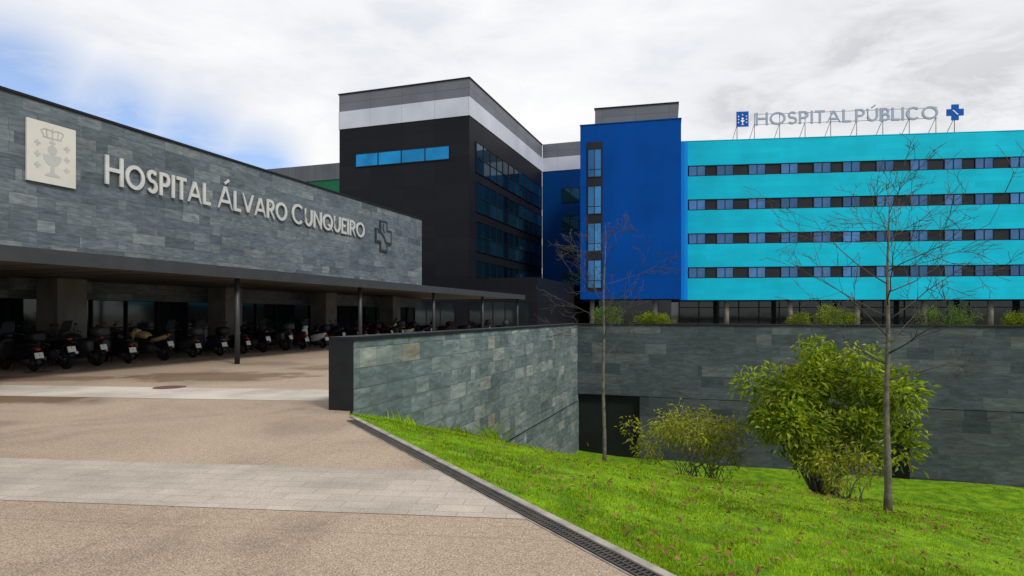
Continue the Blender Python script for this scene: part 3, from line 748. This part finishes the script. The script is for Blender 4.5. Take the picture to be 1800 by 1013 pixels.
def make_tourer():
    t=make_motorbike(); t.name='parked_motorbike'
    for s in (-1,1): MB().loft([(-.85,.66,.08,.12),(-.80,.66,.12,.17),(-.45,.66,.12,.17),(-.38,.66,.07,.12)],'x',14,4,s*.27).build('pannier',M['paint_black'],t)
    MB().loft([(-1.12,1.08,.12,.09),(-1.08,1.08,.22,.14),(-.82,1.08,.23,.15),(-.70,1.08,.16,.11)],'x',16,4).tube([(-.7,0,.88),(-.9,0,.96)],.05,6).build('top_box',M['paint_black'],t)
    g=MB(); vs=[]
    for i in range(5):
        z=1.05+.36*i/4
        for j in range(7):
            y=-.19+.38*j/6; vs.append((.58-.2*i/4-.9*y*y,y*(1-.2*(i/4)**2),z))
    g.add(vs,[(i*7+j,i*7+j+1,i*7+j+8,i*7+j+7) for i in range(4) for j in range(6)],True); g.build('windscreen',M['screen'],t)
    return t
protos={'s':make_scooter(),'n':make_scooter(False,False),'m':make_motorbike(),'t':make_tourer()}
used={k:False for k in protos}
HEAD=math.atan2(CT,-ST)
bikes=[(35,19.0,'s','black','dark scooter with top box and windscreen, leftmost of the parked two wheelers'),
(92,18.9,'m','black','black motorbike, second from the left under the canopy, in front of the barred railing'),
(140,19.2,'t','grey','dark touring motorbike with top box, third from the left under the canopy'),
(205,19.0,'n','black','low dark scooter without a top box, fourth from the left'),
(262,19.1,'m','tan','motorbike with tan tank and fairing parked among the dark ones'),
(318,19.2,'s','grey','grey scooter with top box just right of the tan motorbike'),
(368,19.0,'s','blue','dark blue scooter with top box, left of the one half hidden by the nearest post'),
(406,19.1,'n','black','low black scooter half hidden behind the nearest canopy post'),
(443,19.1,'m','black','black motorbike just right of the nearest canopy post'),
(480,19.2,'t','black','black touring motorbike with panniers, two places left of the white scooter'),
(515,19.0,'n','red','dark red scooter standing just left of the white scooter'),
(550,18.7,'s','white','white scooter with windscreen at the open end of the row'),
(576,19.4,'m','grey','grey motorbike between the white scooter and the black wall end'),
(600,19.3,'m','blue','dark blue motorbike seen beside the black end of the low wall'),
(622,19.2,'n','black','low black scooter showing above the low wall just before the second canopy post'),
(642,19.1,'s','black','black scooter showing above the low wall, first past the second canopy post'),
(662,19.3,'m','red','dark red motorbike showing above the low wall, second past the second canopy post'),
(680,19.2,'t','grey','grey touring motorbike showing above the low wall'),
(706,19.0,'s','white','white scooter far along the row, topping the low wall'),
(735,19.1,'m','black','black motorbike far along the row just left of the third canopy post'),
(770,18.9,'s','red','dark red scooter just right of the third canopy post'),
(806,18.6,'n','grey','grey scooter in the far part of the row above the wall'),
(838,17.6,'t','black','black touring motorbike next to the fourth canopy post'),
(872,16.6,'s','grey','grey scooter with windscreen, farthest right of the row')]
PARTS=('leg_shield','rear_body','headset','front_fender','fuel_tank','tail_fairing','front_fairing','top_box','pannier')
for (px,w,kd,cl,lab) in bikes:
    if used[kd]: b=copy_tree(protos[kd])
    else: b=protos[kd]
    used[kd]=True
    b.location=F(on_w(px,w),w,0); b.rotation_euler=(R(-4),0,HEAD+R(random.uniform(-9,9)))
    b['label']=lab; b['group']='two wheelers parked under the canopy'
    if cl!='black':
        for ch in b.children:
            nm=ch.name.split('.')[0]
            if nm in PARTS and not (nm in('top_box','pannier') and cl!='grey'):
                ch.material_slots[0].link='OBJECT'; ch.material_slots[0].material=M['paint_'+cl]
# small barred railing by the first column
t,o=thingF('bar_railing','short grey railing of vertical bars in front of the first column','railing',14.3,19.95,0)
uc=on_w(92,20.1); t.location=F(uc,20.1,0)
g=MB()
for i in range(7): g.tube([(-.3+.1*i,0,.02),(-.3+.1*i,0,1.085)],.012,6)
g.box(-.34,.34,-.02,.02,1.08,1.12).box(-.34,.34,-.03,.03,0,.025)
g.build('bars',M['steel'],t)

# ------------------------------------------------------------------ vegetation
def branch(mb,tw,p,d,L,r,lev,rnd,up,rmin):
    n=6 if lev<2 else 4; pts=[p.copy()]; rad=[r]; q=p.copy(); dd=d.copy()
    for i in range(n):
        dd=(dd+Vector((rnd.uniform(-1,1),rnd.uniform(-1,1),rnd.uniform(-.75,.9)))*(.17)+Vector((0,0,up*.2))).normalized()
        q=q+dd*(L/n); pts.append(q.copy()); rad.append(max(r*(1-.75*(i+1)/n),rmin))
    (mb if lev<1 else tw).tube(pts,rad,6 if lev<1 else (5 if lev<2 else 3))
    if lev>=4: return
    k=[0,5,3,2,0][lev]
    for i in range(k):
        f=rnd.uniform(.25,1.0); j=min(int(f*n),n-1); s=pts[j].lerp(pts[j+1],f*n-j)
        ax=(pts[j+1]-pts[j]).normalized(); o=ax.orthogonal().normalized(); o.rotate(Matrix.Rotation(rnd.uniform(0,6.28),3,ax))
        nd=(ax*rnd.uniform(.6,1.0)+o*rnd.uniform(.5,.9)).normalized()
        branch(mb,tw,s,nd,L*rnd.uniform(.35,.6),max(rad[j]*.6,rmin),lev+1,rnd,up,rmin)
def bare_tree(x,y,H,r,z1,spread,nb,label,seed,rmin):
    rnd=random.Random(seed); z=lawn_z(x,y)-.05
    t=thing('bare_tree',label,'tree',(x,y,z))
    tr=MB(); tw=MB(); n=14; pts=[];rad=[]
    for i in range(n+1):
        f=i/n; k=.25+.75*f
        pts.append(Vector((k*(.025*math.sin(f*7+seed)+.02*math.sin(f*15)),k*.03*math.cos(f*6+seed),H*f))); rad.append(r*(1-f)**.85+rmin if f>.04 else r*1.3)
    tr.tube(pts,rad,10)
    for i in range(nb):
        f=z1+(1-z1)*((i+rnd.uniform(0,.8))/nb)*.93; j=min(int(f*n),n-1); s=pts[j].lerp(pts[j+1],f*n-j)
        a=i*2.4+rnd.uniform(-.5,.5); el=rnd.uniform(.25,.8)
        d=Vector((math.cos(a),math.sin(a),el)).normalized()
        g=(f-z1)/(1-z1)
        branch(tr,tw,s,d,spread*rnd.uniform(.75,1.15)*(.75+.6*g if g<.4 else 1.19-.75*(g-.4)/.6),max(rad[j]*.42,rmin*1.5),1,rnd,.15,rmin)
    tr.build('trunk',M['bark'],t); tw.build('crown',M['twig'],t)
bare_tree(5.98,10.0,5.25,.056,.40,1.55,17,'bare leafless tree standing right of the big green bush',3,.0034)
bare_tree(2.05,14.0,5.4,.042,.46,1.25,14,'slim bare tree standing left of the bushes in front of the court wall',8,.0036)

def leaf(mb,p,nrm,L,W,rnd,ax=None):
    if ax is None:
        a=nrm.orthogonal().normalized(); a.rotate(Matrix.Rotation(rnd.uniform(0,6.28),3,nrm))
    else:
        a=ax.normalized(); nrm=(nrm-a*nrm.dot(a))
        nrm=nrm.normalized() if nrm.length>1e-4 else a.orthogonal().normalized()
    b=nrm.cross(a); fold=nrm*(W*.25)
    mb.add([p-a*L*.5,p+b*W*.5+fold,p+a*L*.5-nrm*L*.12,p-b*W*.5+fold],[(0,1,2),(0,2,3)])
def bush(name,label,cat,x,y,z,shape,nclump,nleaf,L,W,mat,seed,rc=(.25,.5),stems=8,group=None,dry=0,minz=.12,sr=.03,bs=.2,droop=.5):
    rnd=random.Random(seed); sx,sy,sz,cz=shape
    t=thing(name,label,cat,(x,y,z),0,group); cl=[]
    while len(cl)<nclump:
        v=Vector((rnd.gauss(0,1),rnd.gauss(0,1),rnd.gauss(0,1))).normalized()*(rnd.uniform(.25,1.0)**.6)*rnd.choice((.85,1,1,1.1))
        c=Vector((v.x*sx,v.y*sy,cz+v.z*sz))
        if c.z<minz: continue
        cl.append((c,rnd.uniform(*rc)))
    g=MB(); tot=sum(r*r for c,r in cl); dm=MB()
    for c,r in cl:
        for i in range(int(nleaf*r*r/tot)+1):
            v=Vector((rnd.gauss(0,1),rnd.gauss(0,1),rnd.gauss(0,.8))).normalized(); f=rnd.uniform(.15,1)**.5*rnd.choice((1,1,1,1.25))
            p=c+v*r*f
            if p.z<.02: continue
            n=(v*.5+Vector((rnd.uniform(-1,1),rnd.uniform(-1,1),rnd.uniform(0,1.6)))).normalized()
            ax=(v+Vector((rnd.uniform(-.8,.8),rnd.uniform(-.8,.8),rnd.uniform(-.4,.6)-droop)))
            leaf(dm if rnd.random()<dry else g,p,n,L*rnd.uniform(.6,1.25),W*rnd.uniform(.7,1.2),rnd,ax)
    g.build('foliage',mat,t)
    if dry: dm.build('dry_foliage',M['leaf_dry'],t)
    g=MB()
    for i in range(stems):
        c=cl[rnd.randrange(len(cl))][0]; b=Vector((rnd.uniform(-bs,bs),rnd.uniform(-bs,bs),-.05)); m=b.lerp(c,.5)+Vector((rnd.uniform(-.15,.15),rnd.uniform(-.15,.15),.1))
        g.tube([b,b.lerp(m,.5)+Vector((0,0,.08)),m,c],[sr,sr*.8,sr*.5,.005],6)
    g.build('stems',M['bark'],t)
    return t
x,y=6.4,13.0; bush('leafy_bush','large dense yellow green bush left of the right hand bare tree','bush',x,y,lawn_z(x,y),(2.0,1.35,1.25,1.85),66,10500,.17,.062,M['leaf'],5,(.26,.52),22,dry=.012,minz=.42,sr=.032,bs=.15,droop=.35)
x,y=4.3,14.4; bush('sparse_bush','sparse yellowish bush between the slim tree and the large bush','bush',x,y,lawn_z(x,y),(1.6,1.0,.72,1.05),62,2500,.135,.042,M['leaf_yellow'],21,(.2,.42),40,minz=.3,sr=.011,bs=.5)
x,y=6.05,11.5; bush('low_shrub','thin low shrub at the foot of the large bush','shrub',x,y,lawn_z(x,y),(.85,.5,.4,.6),26,600,.12,.04,M['leaf_yellow'],12,(.12,.28),24,sr=.009,bs=.3)
for i,(px,wd,ht,lab) in enumerate(((1065,2.1,1.18,'rounded shrub above the court wall, leftmost of those along its top'),(1152,1.9,.9,'low shrub above the court wall, second from the left'),(1405,.85,.88,'small shrub above the court wall just left of a rounder one'),(1465,1.95,1.2,'round bright shrub above the court wall between two smaller ones'),(1662,3.2,1.16,'wide dark shrub above the court wall behind the right hand bare tree'),(1792,1.0,.9,'small shrub above the court wall at the right edge'))):
    q=F(27.6,on_u(px,27.6),.9)
    bush('wall_shrub',lab,'shrub',q.x,q.y,.86,(wd*.42,.45,ht*.4,ht*.5),60,4600,.06,.032,M['leaf_box'] if i in (0,4) else M['leaf'],20+i,(.16,.25),6,'shrubs along the top of the court wall',droop=0)
t,o=thingF('planter','long dark planter trough behind the court wall holding the shrubs','planter',27.6,-8,0)
MB().box(26.9,28.4,-40,6.5,0,.88).build('trough',M['coping'],t,o)

# grass and leaves
rnd=random.Random(4); g=MB(); n=0
vs=[];fs=[]
while n<85000:
    rho=3.4*math.exp(rnd.random()*math.log(27/3.4)); az=R(rnd.uniform(-18,48)); x=rho*math.sin(az); y=rho*math.cos(az)
    d=MX*x+MY*y-2.78
    if d<0: continue
    v=x*ST-y*CT; u=x*CT+y*ST
    if v<-5.84 or u>25.7: continue
    pat=.5+.5*math.sin(x*2.1+1.3*math.sin(y*1.7))*math.sin(y*1.9+math.sin(x*1.1))
    pt2=.5+.5*math.sin(x*5.3+2*math.sin(y*3.1))*math.sin(y*4.7+1.7*math.sin(x*3.9))
    if rnd.random()>.28+.8*pt2: continue
    n+=1; z=lawn_z(x,y)
    h=rnd.uniform(.014,.034)+.035*pat*pt2*rnd.random()
    if d<.12: h*=.8
    if rnd.random()<.01: h*=2.4
    w=.0026+.0007*rho; a=rnd.uniform(0,6.28); l=rnd.uniform(.2,1.1)*h; b=a+rnd.uniform(1,2.2)
    dx,dy=math.cos(a)*w,math.sin(a)*w; ex,ey=math.cos(b)*l,math.sin(b)*l
    k=len(vs); vs+=[(x-dx,y-dy,z-.01),(x+dx,y+dy,z-.01),(x+ex,y+ey,z+h)]; fs.append((k,k+1,k+2))
g.add(vs,fs); tag(g.build('grass',M['grass']),'short bright green grass blades on the sloping lawn','grass',kind='stuff')
g=MB(); cents=[(rnd.uniform(.3,7),rnd.uniform(4,13)) for _ in range(45)]
for i in range(850):
    if rnd.random()<.5:
        cx,cy=rnd.choice(cents); x=cx+rnd.gauss(0,.4); y=cy+rnd.gauss(0,.6)
    else:
        rho=3.6*math.exp(rnd.random()*math.log(15/3.6)); az=R(rnd.uniform(-8,44)); x=rho*math.sin(az); y=rho*math.cos(az)
    d=MX*x+MY*y-2.78
    if d<.1 or x*ST-y*CT<-5.7: continue
    leaf(g,Vector((x,y,lawn_z(x,y)+.026+rnd.random()*.025)),Vector((rnd.uniform(-.7,.7),rnd.uniform(-.9,.3),1)).normalized(),rnd.uniform(.045,.095),rnd.uniform(.025,.05),rnd)
tag(g.build('fallen_leaves',M['leaf_dry']),'brown fallen leaves scattered over the lawn','fallen leaves',kind='stuff')
g=MB()
for (px,hh,nn) in ((700,.25,30),(860,.5,60),(1030,.5,60),(800,.22,30)):
    for i in range(nn):
        u0=on_w(px,5.7)+rnd.uniform(-.5,.5); q=F(u0,5.6+rnd.uniform(-.25,.2)); z=lawn_z(q.x,q.y); h=hh*rnd.uniform(.4,1); a=rnd.uniform(0,6.28)
        g.add([(q.x-.012,q.y,z-.02),(q.x+.012,q.y,z-.02),(q.x+math.cos(a)*h*.5+.008,q.y+math.sin(a)*h*.5,z+h*.7),(q.x+math.cos(a)*h*.8,q.y+math.sin(a)*h*.8,z+h)],[(0,1,2),(0,2,3)])
tag(g.build('weeds',M['grass']),'taller weeds growing along the foot of the parapet wall','weeds',kind='stuff')

# ------------------------------------------------------------------ sky, sun, camera
sun_dir=Vector((.42,-.55,.72)).normalized()
el=math.asin(sun_dir.z); azs=math.atan2(sun_dir.x,sun_dir.y)
wd=bpy.data.worlds.new('World'); scn.world=wd; wd.use_nodes=True; nt=wd.node_tree
bg=nt.nodes['Background']; bg.inputs[1].default_value=.1
sky=node(nt,'ShaderNodeTexSky',sky_type='NISHITA'); sky.sun_disc=False; sky.sun_elevation=el; sky.sun_rotation=azs
tc=node(nt,'ShaderNodeTexCoord').outputs['Generated']
mp=node(nt,'ShaderNodeMapping'); lk(nt,tc,mp.inputs[0]); mp.inputs['Rotation'].default_value=(0,R(-12),0); mp.inputs['Scale'].default_value=(2.2,2.2,6.0)
pl=mp.outputs[0]
n1=noise(nt,pl,.9,5,.55,.3); n2=noise(nt,pl,2.6,6,.62,.4)
def blob(px,py,rad):
    v=Vector((px-900,1104,553-py)).normalized()
    d=node(nt,'ShaderNodeVectorMath',operation='DISTANCE'); lk(nt,tc,d.inputs[0]); d.inputs[1].default_value=v
    mr=node(nt,'ShaderNodeMapRange',interpolation_type='SMOOTHSTEP'); lk(nt,d.outputs['Value'],mr.inputs[0])
    mr.inputs[1].default_value=0; mr.inputs[2].default_value=rad; mr.inputs[3].default_value=1; mr.inputs[4].default_value=0
    return mr.outputs[0]
blue=math_(nt,'MAXIMUM',math_(nt,'MAXIMUM',blob(10,185,.15),blob(200,240,.125)),math_(nt,'MAXIMUM',blob(330,280,.12),blob(445,310,.10)))
blue=math_(nt,'MULTIPLY',blue,ramp(nt,math_(nt,'ADD',math_(nt,'MULTIPLY',n2,.7),math_(nt,'MULTIPLY',n1,.3)),[(.36,.45),(.56,1.0)]))
bluef=math_(nt,'MINIMUM',math_(nt,'MULTIPLY',blue,1.3),.8)
base=ramp(nt,math_(nt,'ADD',math_(nt,'MULTIPLY',n1,.55),math_(nt,'MULTIPLY',n2,.45)),[(.36,(.76,.79,.85)),(.46,(.88,.895,.925)),(.58,(.985,.985,.985))])
grey=math_(nt,'MULTIPLY',math_(nt,'MAXIMUM',math_(nt,'MAXIMUM',blob(1560,120,.24),blob(1740,205,.26)),blob(1320,190,.15)),ramp(nt,n2,[(.40,.0),(.60,.85)]))
base=mixc(nt,grey,base,(.56,.575,.62))
vm=node(nt,'ShaderNodeVectorMath',operation='SCALE'); lk(nt,base,vm.inputs[0]); vm.inputs['Scale'].default_value=10.1
tint=mixc(nt,1.0,sky.outputs[0],(1.1,1.35,1.7),'MULTIPLY')
lk(nt,mixc(nt,bluef,vm.outputs[0],tint),bg.inputs[0])
L=bpy.data.lights.new('sun','SUN'); L.energy=2.9; L.angle=R(12); L.color=(1,.95,.87)
so=bpy.data.objects.new('sun',L); col.objects.link(so); so.rotation_euler=(-sun_dir).to_track_quat('-Z','Y').to_euler(); so.location=(20,-20,40)
cam=bpy.data.cameras.new('camera'); co=bpy.data.objects.new('camera',cam); col.objects.link(co)
co.location=(0,0,1.6); co.rotation_euler=(R(90),0,0); cam.sensor_width=36; cam.lens=1104/1800*36; cam.shift_y=46.5/1800; cam.clip_end=6000; cam.clip_start=.05
scn.camera=co
scn.view_settings.view_transform='Standard'; scn.view_settings.look='None'; scn.view_settings.exposure=0
